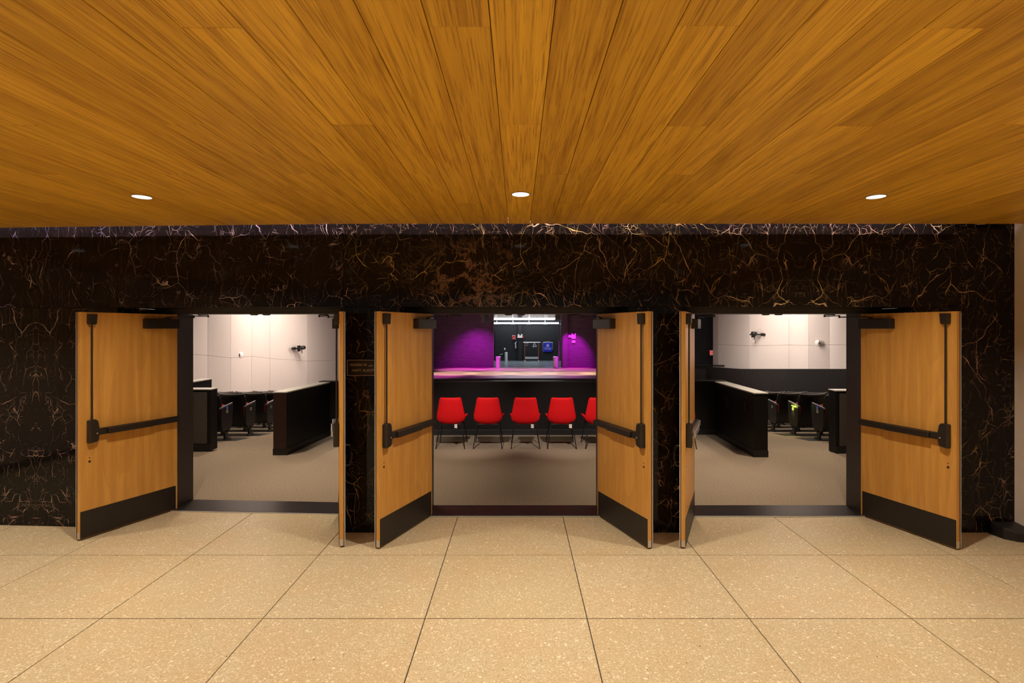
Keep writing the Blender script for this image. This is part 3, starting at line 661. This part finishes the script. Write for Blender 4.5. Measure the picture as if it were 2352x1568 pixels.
# ------------------------------------------------------------------ theatre seats
def seat_proto(s, end):
    """seat facing +Y, origin on the floor; s=+1: aisle on +x side"""
    o = empty('theatre_chair')
    nb = 8; v = []; f = []
    rows = [(0.17,0.05,0.22),(0.38,0.005,0.25),(0.62,-0.05,0.262),(0.80,-0.10,0.262),(0.855,-0.125,0.250)]
    for th in (0.0, 0.035):
        for z, y, wdt in rows:
            for k in range(nb+1):
                u = -1 + 2*k/nb; v.append((u*wdt, y + 0.045*u*u + th, z - (0.012*(1-u*u) if z > 0.84 else 0)))
    R_ = len(rows); C_ = nb+1
    for i in range(R_-1):
        for k in range(nb):
            a = i*C_+k; f.append((a,a+1,a+C_+1,a+C_)); b = a+R_*C_; f.append((b,b+C_,b+C_+1,b+1))
    for k in range(nb):
        a = k; b = a+R_*C_; f.append((a,b,b+1,a+1)); a = (R_-1)*C_+k; b = a+R_*C_; f.append((a,a+1,b+1,b))
    for i in range(R_-1):
        for k in (0, nb):
            a = i*C_+k; b = a+R_*C_; f.append((a,a+C_,b+C_,b))
    MB().poly(v, f).build('backrest', M['seat_plastic'], o, 0.004, segs=1)
    ed = MB(); ed.tube([(u*0.252, -0.125+0.045*u*u+0.016, 0.858-0.012*(1-u*u)) for u in [i/4-1 for i in range(9)]], 0.014, 6); ed.build('top_edge', M['seat_edge'], o, smooth=True)
    MB().extrude([(0.035,0.42),(0.075,0.40),(-0.005,0.80),(-0.045,0.80)], 'x', -0.23, 0.23).build('back_cushion', M['seat_red'], o, 0.008)
    MB().extrude([(0.10,0.30),(0.20,0.28),(0.24,0.62),(0.16,0.66),(0.12,0.62)], 'x', -0.225, 0.225).build('seat_cushion', M['seat_red'], o, 0.015)
    MB().extrude([(0.205,0.30),(0.225,0.29),(0.262,0.60),(0.245,0.62)], 'x', -0.215, 0.215).build('seat_pan', M['seat_plastic'], o, 0.004)
    for q in ((-1, 1) if end else (-s,)):
        x0 = q*0.2805
        st = MB().extrude([(-0.08,0.60),(-0.07,0.30),(-0.03,0.18),(0.04,0.13),(0.22,0.14),(0.31,0.24),(0.35,0.62),(0.30,0.655)], 'x', x0-0.0165, x0+0.0165).build('arm_standard', M['seat_plastic'], o, 0.008)
        MB().extrude([(-0.09,0.60),(0.32,0.655),(0.34,0.675),(-0.07,0.63)], 'x', x0-0.0175, x0+0.0175).build('armrest', M['seat_edge'], st, 0.006)
        MB().box(x0-0.0165,x0+0.0165,0.06,0.16,0.012,0.17).box(x0-0.017,x0+0.017,0.0,0.25,0.0,0.014).build('foot', M['seat_plastic'], o, 0.003)
        if end and q == s:
            MB().lathe([(0.034, 0.0165*s),(0.034, 0.0185*s)], (x0, 0.13, 0.53), 18, 'x').build('number_disc', M['disc'], st)
            MB().lathe([(0.016, 0.0185*s),(0.016, 0.0195*s)], (x0, 0.13, 0.53), 14, 'x').build('disc_centre', M['leg'], st)
            MB().extrude([(-0.035,0.615),(0.0,0.53),(-0.005,0.42)], 'x', x0-s*0.01, x0-s*0.06).build('arm_pad', M['seat_red'], st)
    return o
M['riser'] = noisy('dark_seating_riser', (0.020,0.017,0.016), (0.035,0.030,0.028), 6, 0.5)
ORD = ['first','second','third','fourth','fifth','sixth','seventh','eighth','ninth','tenth','eleventh','twelfth']
for s, side, gname in ((1, 'left', 'theatre seats seen through the left doorway'), (-1, 'right', 'theatre seats seen through the right doorway')):
    rs = MB()
    for r_ in range(11):
        y = 9.98 + r_*0.9; x0 = -5.30 if s > 0 else 5.46; x1 = -7.6 if s > 0 else 7.2
        a, b = min(x0,x1), max(x0,x1); rs.quadprism([(a,y-0.10),(b,y-0.10),(b,y+0.42),(a,y+0.42)], fz(y+0.5)-0.2, [fz(y-0.1)+0.004]*2+[fz(y+0.42)+0.004]*2)
    ro = rs.build('seating_riser', M['riser']); tag(ro, 'dark floor strips under the rows of seats in the %s block' % side, 'floor', kind='structure')
    endp = seat_proto(s, True); inp = seat_proto(s, False); used = {0: False, 1: False}
    xa = -5.58 if s > 0 else 5.74
    for r_ in range(11):
        y = 9.98 + r_*0.9
        for c_ in range(5):
            x = xa - s*(0.30 + c_*0.56)
            pxx = PX + F*x/y
            if side == 'left' and (pxx < 425 or x < -0.5*(13.3+1.9) and y < 14.0 and x < -8.0): continue
            if side == 'right' and (pxx > 1958): continue
            lim = (7.0 if y > 14 else 7.75) if side == 'left' else (6.75 if y > 14 else 7.2)
            if abs(x) > lim: continue
            proto = endp if c_ == 0 else inp; kx = 0 if c_ == 0 else 1
            if not used[kx]: o = proto; used[kx] = True; o.location = (x, y, fz(y))
            else: o = copy_tree(proto, (x, y, fz(y)+0.004))
            if c_ == 0 and r_ == 0: lb = 'theatre seat with a blue wheelchair sticker on its arm, beside the %s taupe low wall' % side
            elif c_ == 0: lb = 'black aisle seat with a numbered arm panel, %s row of the %s seating block' % (ORD[r_], side)
            else: lb = 'black theatre seat, %s row of the %s seating block, %s from the aisle' % (ORD[r_], side, ORD[c_])
            tag(o, lb, 'theatre seat', gname)
            if c_ == 0 and r_ == 0: first_ = o
    if True:
        if True:
            if True:
                o = first_; st = None
                for c in o.children:
                    if c.name.startswith('arm_standard') and any(g_.name.startswith('number_disc') for g_ in c.children): st = c
                xx = s*0.2805
                q = MB().lathe([(0.045, 0.0165*s),(0.045, 0.0185*s)], (xx, 0.13, 0.605), 22, 'x').build('access_sticker', M['blue'], st)
                wm = MB().lathe([(0.008,0.0185*s),(0.008,0.020*s)], (xx,0.128,0.628), 8, 'x')
                for k in range(8):
                    a0 = math.pi*(0.75+k*0.17); a1 = math.pi*(0.75+(k+1)*0.17)
                    wm.tube([(xx+0.0195*s,0.128+0.017*math.cos(a0),0.594+0.017*math.sin(a0)),(xx+0.0195*s,0.128+0.017*math.cos(a1),0.594+0.017*math.sin(a1))],0.003,4)
                wm.tube([(xx+0.0195*s,0.128,0.620),(xx+0.0195*s,0.128,0.600),(xx+0.0195*s,0.143,0.600),(xx+0.0195*s,0.152,0.582)],0.003,4)
                wm.build('wheelchair_symbol', M['white'], st)

M['aisle_glow'] = mat('green_aisle_glow', (0.5,0.8,0.1), 0.5, emit=(0.62,0.9,0.06), es=1.5)
for o in [q for q in bpy.data.objects if q.get('label') == 'black aisle seat with a numbered arm panel, second row of the right seating block']:
    st = [c for c in o.children if any(g_.name.startswith('number_disc') for g_ in c.children)]
    if not st:
        st = [c for c in o.children if c.name.startswith('arm_standard')]
    MB().box(-0.302,-0.298,0.08,0.18,0.585,0.600).build('aisle_light', M['aisle_glow'], st[0])
    lp = bpy.data.lights.new('aisle_lamp', 'POINT'); lp.energy = 1.6; lp.color = (0.7, 1.0, 0.08); lp.shadow_soft_size = 0.01
    lo_ = bpy.data.objects.new('aisle_lamp', lp); COL.objects.link(lo_); lp.energy = 0.9; lo_.location = (o.location.x-0.33, o.location.y+0.12, o.location.z+0.58)
    lp2 = bpy.data.lights.new('aisle_lamp', 'SPOT'); lp2.energy = 14; lp2.color = (0.9, 0.85, 0.08); lp2.spot_size = R(70); lp2.spot_blend = 1
    l2 = bpy.data.objects.new('aisle_lamp', lp2); COL.objects.link(l2); l2.location = lo_.location
# ------------------------------------------------------------------ red chairs
def chair_proto():
    o = empty('lounge_chair')
    prof = [(-0.060,0.835,0.172),(-0.046,0.75,0.186),(-0.030,0.65,0.205),(-0.016,0.56,0.224),(0.0,0.49,0.236),(0.022,0.43,0.212),(0.075,0.392,0.168),(0.17,0.392,0.205),(0.30,0.402,0.236),(0.43,0.43,0.225)]
    n = 10; v = []; f = []
    for i, (y, z, wd) in enumerate(prof):
        for k in range(n+1):
            u = -1+2*k/n; a = abs(u)
            yy = y + (0.06*a**3 if i <= 4 else 0.05*a**3 if i == 5 else 0.02*a*a if i == 6 else 0.0)
            zz = z + (0, 0, 0, 0, 0, 0.015, 0.05, 0.13, 0.13, 0.07)[i]*a**4
            xx = u*wd + (math.copysign(0.03*a**5, u) if i in (7,8) else 0)
            v.append((xx, yy, zz))
    m = len(prof); c = n+1
    for i in range(m-1):
        for k in range(n): a = i*c+k; f.append((a,a+1,a+c+1,a+c))
    s_ = MB().poly(v, f).build('shell', M['red'], o, smooth=True)
    so = s_.modifiers.new('solid','SOLIDIFY'); so.thickness = 0.042; so.offset = 0
    su = s_.modifiers.new('sub','SUBSURF'); su.levels = 2; su.render_levels = 2
    s2 = MB().quadprism([(-0.19,0.10),(0.19,0.10),(0.20,0.43),(-0.20,0.43)], 0.42, 0.475).build('seat_pad', M['red'], o, 0.02, segs=3)
    for sx in (-1, 1):
        MB().tube([(sx*0.175, 0.055, 0.405), (sx*0.232, -0.035, 0.004)], 0.0095, 8, 0.0075).build('leg', M['leg'], o, smooth=True)
        MB().tube([(sx*0.175, 0.36, 0.405), (sx*0.232, 0.47, 0.004)], 0.0095, 8, 0.0075).build('leg', M['leg'], o, smooth=True)
    MB().box(-0.18,0.18,0.045,0.065,0.375,0.39).box(-0.18,0.18,0.35,0.37,0.375,0.39).box(-0.18,-0.165,0.05,0.36,0.375,0.39).box(0.165,0.18,0.05,0.36,0.375,0.39).build('underframe', M['leg'], o, 0.002)
    return o
ch = chair_proto(); tg = 'red upholstered chairs in a row behind the middle doorway'
cdat = [(1034, 0.5, 'leftmost of the red chairs in the middle doorway, partly behind the open door', (0.06,)),
        (1120, 0.0, 'second red chair from the left in the middle doorway', ()),
        (1207, 0.0, 'third red chair, in the centre of the row in the middle doorway', (0.09,)),
        (1291, 0.0, 'fourth red chair, second from the right door leaf in the middle doorway', (0.12,)),
        (1378, 1.5, 'rightmost red chair in the middle doorway, half hidden by the right leaf', ()),
        (1567, -3.0, 'red chair showing as a thin strip behind the left leaf of the right doorway', ())]
for i, (pxx, rz, lb, tags) in enumerate(cdat):
    Yc = 8.52
    o = ch if i == 0 else copy_tree(ch, (0,0,0))
    o.location = (P(pxx, Yc-0.04), Yc, 0.0); o.rotation_euler = (0,0,R(rz)); tag(o, lb, 'chair', tg)
    cdat[i] = (o, tags)
for o, tags in cdat:
    for tx in tags:
        MB().quadprism([(tx,0.03),(tx+0.045,0.03),(tx+0.045,0.033),(tx,0.033)], [0.33,0.325,0.325,0.33], 0.39).build('fabric_tag', M['white_tag'], o)

# ------------------------------------------------------------------ stage
SZ = -0.29
stf = box('floor_stage', M['stage'], None, -9, 9, 24.0, 30.62, SZ-0.05, SZ, 0.01); tag(stf, 'wooden stage floor washed in pink and peach light', 'stage floor', kind='structure')
sf = box('wall_stage_front', M['low_wall'], None, -6.7, 6.8, 23.92, 24.0, -1.9, SZ-0.02); tag(sf, 'black front face of the stage below its edge', 'stage front', kind='structure')
box('nosing', M['seat_edge'], sf, -6.7, 6.8, 23.9, 23.99, SZ-0.06, SZ-0.004, 0.006)
XD0, XD1 = P(1134, 30.6), P(1289, 30.6)
M['stage_wall'] = noisy('black_painted_block_wall', (0.10,0.09,0.10), (0.15,0.13,0.15), 6, 0.7, 0.2, stretch=(0.5,1,5))
sb = MB().box(-9,XD0,30.6,30.9,SZ,6.5).box(XD1,9,30.6,30.9,SZ,6.5).build('wall_stage_back', M['stage_wall']); tag(sb, 'dark block wall behind the stage lit in purple, with a dock opening', 'wall', kind='structure')
box('corner_trim', M['seat_edge'], sb, XD0-0.04, XD0+0.01, 30.56, 30.6, SZ, 6.4); box('corner_trim', M['seat_edge'], sb, XD1-0.01, XD1+0.04, 30.56, 30.6, SZ, 6.4)
box('corner_trim', M['seat_edge'], sb, XD1-0.14, XD1-0.10, 30.7, 30.74, SZ, 6.4)
pl = box('stage_pilaster', M['stage_wall'], None, P(1303,30)-0.25, P(1303,30)+0.05, 30.35, 30.6, SZ, 6.4, 0.01); tag(pl, 'narrow dark pilaster right of the stage dock opening', 'pilaster', kind='structure')
for a, b in ((-6.8,-5.0),(4.6,6.9)):
    cu = MB(); nn = 24
    pts = [(a+(b-a)*i/nn, 29.0+0.08*math.sin(i*1.9)) for i in range(nn+1)]
    cu.quadprism(pts + [(p[0], p[1]+0.03) for p in reversed(pts)], SZ+0.02, 6.4)
    c_ = cu.build('stage_curtain', M['aud_black']); tag(c_, 'black pleated leg curtain at the %s of the stage' % ('left' if a < 0 else 'right'), 'curtain')
dk = box('floor_dock', M['dock_floor'], None, XD0-0.8, XD1+0.8, 30.62, 37.4, SZ-0.05, SZ+0.001); tag(dk, 'smooth grey floor of the dock behind the stage', 'floor', kind='structure')
db = MB().box(XD0-1,XD1+1,37.4,37.6,SZ,6.5).box(XD0-1,XD0-0.8,30.9,37.4,SZ,6.5).box(XD1+0.8,XD1+1,30.9,37.4,SZ,6.5).build('wall_dock', M['grey_door']); tag(db, 'black back wall of the dock behind the stage', 'wall', kind='structure')
bw = MB(); YD = 37.38
for iz in range(5):
    for ix in range(16):
        x0 = XD0-0.6+ix*0.42+(iz%2)*0.2; bw.box(x0, x0+0.41, YD-0.03, YD, 2.72+iz*0.205, 2.72+iz*0.205+0.195)
b_ = bw.build('wall_brick_band', M['brick']); tag(b_, 'pale painted block band high above the dock', 'wall', kind='stuff'); b_['kind'] = 'structure'
pil = box('dock_column', M['grey_door'], None, P(1190,37), P(1199,37), 37.05, 37.39, SZ, 6.4); NT(M['grey_door'])
tag(pil, 'dark column on the dock back wall beneath the white emergency light', 'column', kind='structure')
for (yy, py0, py1, lb) in ((33.6, 730, 734.6, 'upper bright fluorescent strip above the stage dock'), (36.0, 740.2, 743.6, 'lower bright fluorescent strip above the stage dock')):
    z1 = Zp(py0, yy); z0 = Zp(py1, yy)
    fo = empty('fluorescent_light', ((XD0+XD1)/2, yy, z0)); tag(fo, lb, 'ceiling light', 'fluorescent strips above the dock')
    hw = (XD1-XD0)/2 + 0.3
    box('tube', M['tube'], fo, -hw, hw, -0.05, 0.05, 0, z1-z0, 0.01)
    for k in range(-2, 3): 
        MB().tube([(k*1.1+0.2,0,z1-z0),(k*1.1+0.2,0,6.5-z0)], 0.025, 6).build('hanger', M['white'], fo)
        box('clip', M['bin'], fo, k*1.1+0.06, k*1.1+0.34, -0.06, 0.06, -0.03, 0.005)
def bin_(px, Y, hgt, r, label):
    o = empty('steel_bin', (P(px,Y), Y, SZ)); tag(o, label, 'bin', 'tall metal bins around the stage dock')
    MB().lathe([(r*0.92,0.0),(r*0.95,0.02),(r*0.95,hgt*0.9)], n=20).build('body', M['bin'], o, smooth=True)
    MB().lathe([(r,hgt*0.9),(r,hgt*0.96),(r*0.8,hgt),(r*0.3,hgt)], n=20).build('lid', M['bin'], o, smooth=True)
bin_(1144.5, 30.3, 0.66, 0.145, 'steel bin at the left edge of the dock opening, tinted pink')
bin_(1276, 30.3, 0.66, 0.15, 'steel bin at the right edge of the dock opening, tinted pink')
bin_(1162.5, 36.6, 0.63, 0.11, 'pale grey bin against the dock back wall')
YB = 37.3
def at(px, py, Y=YB): return Vector((P(px,Y), Y, Zp(py,Y)))
fa = empty('fire_alarm', at(1180, 775)); tag(fa, 'red fire alarm panel on the dock back wall', 'fire alarm')
box('housing', M['fire_red'], fa, -0.11, 0.11, -0.05, 0.09, -0.14, 0.14, 0.01); box('border', M['white'], fa, -0.125, 0.125, 0.0, 0.095, -0.155, 0.155, 0.01); box('pull_lever', M['white'], fa, -0.03, 0.03, -0.08, -0.05, -0.07, -0.01)
em = empty('emergency_light', at(1194.5, 772) - Vector((0,0.3,0))); tag(em, 'white twin-head emergency light on the dock column', 'emergency light')
box('battery_box', M['white'], em, -0.18, 0.16, -0.08, 0.05, -0.11, 0.06, 0.01); box('sign_panel', M['fire_red'], em, 0.165, 0.25, -0.03, 0.05, -0.11, 0.03)
for sx in (-0.11, 0.12): MB().lathe([(0.03,-0.12),(0.06,-0.12),(0.06,-0.04),(0.03,-0.01)], (sx,0.03,0.10), 12, 'y').build('lamp_head', M['white'], em, smooth=True)
bn = empty('blue_banner', at(1258, 797)); tag(bn, 'blue hanging banner with a white round emblem on the dock wall', 'banner')
MB().quadprism([(-0.31,-0.02),(-0.15,-0.035),(0,-0.02),(0.15,-0.035),(0.31,-0.02),(0.31,0.0),(-0.31,0.0)], -0.32, 0.32).build('cloth', M['banner'], bn)
MB().tube([(-0.37,-0.01,0.33),(0.37,-0.01,0.33)],0.014,8).tube([(-0.34,-0.01,0.33),(0,-0.005,0.42),(0.34,-0.01,0.33)],0.006,5).tube([(-0.34,-0.01,0.33),(-0.34,-0.01,-0.30)],0.008,5).tube([(0.34,-0.01,0.33),(0.34,-0.01,-0.20)],0.008,5).build('hanging_rod', M['bin'], bn)
MB().lathe([(0.095,-0.046),(0.095,-0.040)],(0,0,0.11),20,'y').lathe([(0.04,-0.047),(0.04,-0.046)],(0,0,0.11),16,'y').build('emblem', M['white'], bn)
MB().lathe([(0.05,-0.050),(0.05,-0.0475)],(0,0,0.11),16,'y').build('emblem_centre', M['banner'], bn)
text_mesh('lettering', 'Fashion Institute', 0.078, M['white'], bn, (0,-0.042,-0.06)); text_mesh('lettering', 'of Technology', 0.078, M['white'], bn, (0,-0.042,-0.14))
rk = empty('garment_rack', (P(1221.5,36.9), 36.9, SZ)); tag(rk, 'copper-red pipe rack with a white top rail in front of the dock wall', 'rack')
hr = Zp(786, 36.9)-SZ
for sx in (-0.49, 0.47): 
    MB().tube([(sx,0,0.0),(sx,0,hr)],0.028,8).build('upright', M['copper'], rk, smooth=True)
    box('foot', M['bin'], rk, sx-0.035, sx+0.035, -0.18, 0.18, 0.0, 0.05, 0.005)
MB().tube([(-0.60,0,hr),(0.60,0,hr)],0.030,8).build('top_rail', M['bin'], rk, smooth=True)
MB().tube([(-0.47,0,0.17),(0.46,0,0.17)],0.022,8).tube([(-0.47,0,0.26),(0.46,0,0.26)],0.016,8).build('lower_rail', M['bin'], rk, smooth=True)
hg = empty('hanger_cluster', (P(1227.5,36.80), 36.80, SZ+hr)); tag(hg, 'white clothes hangers dangling at the right of the pipe rack', 'hangers')
for k in range(3): MB().tube([(0.01*k,0,0.04),(0.0,0,-0.04),(-0.14+0.03*k,0,-0.28-0.03*k),(0.16-0.02*k,0,-0.26-0.02*k),(0.0,0,-0.04)],0.012,6).build('hanger', M['bin'], hg)
cp = empty('cable_coil', (P(1210,36.85), 36.85, SZ+hr-0.03)); tag(cp, 'small pale coil hanging at the left of the pipe rack', 'coil')
MB().tube([(0.10*math.cos(a),0,-0.11+0.075*math.sin(a)) for a in [i*math.pi/6 for i in range(12)]],0.02,6).build('coil', M['seat_edge'], cp)
cc = empty('wall_bracket', at(1184.5, 792)); tag(cc, 'pale jointed bracket hanging on the dock wall below the fire alarm', 'bracket')
MB().tube([(0.06,0,0.22),(-0.04,-0.05,0.12),(0.0,-0.03,0.0),(0.0,-0.03,-0.24)],0.045,8).tube([(0.0,0.08,0.1),(0.0,0.0,0.1)],0.03,6).build('arm', M['bin'], cc)
dd = empty('door_7', at(1153, 800)+Vector((0,0.04,0))); tag(dd, 'black door with a pale lever on the dock wall, left of the bins', 'door', kind='structure')
zb_ = dd.location.z
box('door_slab', M['grey_door'], dd, -0.5, 0.25, -0.04, 0.03, SZ-zb_+0.01, 1.3, 0.004); MB().tube([(-0.14,-0.06,-0.44),(0.03,-0.09,-0.38),(0.03,-0.04,-0.38)],0.022,6).build('lever', M['bin'], dd)
sw = empty('light_switch', at(1159.5, 801)); tag(sw, 'small white switch plate on the dock wall above the grey bin', 'switch'); box('plate', M['white'], sw, -0.05, 0.05, -0.01, 0.09, -0.07, 0.07, 0.004); box('toggle', M['white'], sw, -0.012, 0.012, -0.03, -0.01, -0.02, 0.02)
pb = empty('power_boxes', (P(1314,30.55), 30.55, Zp(773,30.55))); tag(pb, 'pale electrical boxes on the purple wall right of the dock', 'electrical box')
box('upper_box', M['white'], pb, -0.22, -0.05, -0.08, 0.05, -0.05, 0.10, 0.008); box('main_box', M['white'], pb, -0.04, 0.20, -0.10, 0.05, -0.12, 0.12, 0.008); box('lower_box', M['white'], pb, -0.02, 0.18, -0.06, 0.05, -0.36, -0.20, 0.008)
for sx in (0.0, 0.17): MB().lathe([(0.04,-0.16),(0.04,-0.08)],(sx,0,0.15),10,'y').build('lamp_head', M['white'], pb)
# hanging theatre lamps in front of the stage
bt = MB().tube([(-5,21.0,2.95),(5,21.0,2.95)],0.03,8).build('lighting_batten', M['rubber']); tag(bt, 'black pipe batten carrying lamps in front of the stage', 'batten')
MB().tube([(-4.6,21.0,2.95),(-4.6,21.0,6.49)],0.015,6).tube([(4.6,21.0,2.95),(4.6,21.0,6.49)],0.015,6).build('suspension_rod', M['rubber'], bt)
for pxx, pyb, lb in ((1115, 739, 'dark metal theatre lamp hanging left of the dock opening'), (1284, 734, 'dark metal theatre lamp hanging at the right edge of the dock opening')):
    o = empty('theatre_lamp', (P(pxx,20.9), 20.9, Zp(pyb,21.0))); tag(o, lb, 'stage lamp', 'theatre lamps on the batten')
    MB().lathe([(0.20,-0.01),(0.20,0.01),(0.155,0.015),(0.14,0.32),(0.08,0.40)], n=20).build('lamp_can', M['seat_edge'], o, smooth=True)
    MB().tube([(-0.16,0,0.20),(-0.17,0,0.48),(0.17,0,0.48),(0.16,0,0.20)],0.012,6).tube([(0,0,0.48),(0,0,2.95-o.location.z)],0.015,6).build('yoke', M['brass'], o)
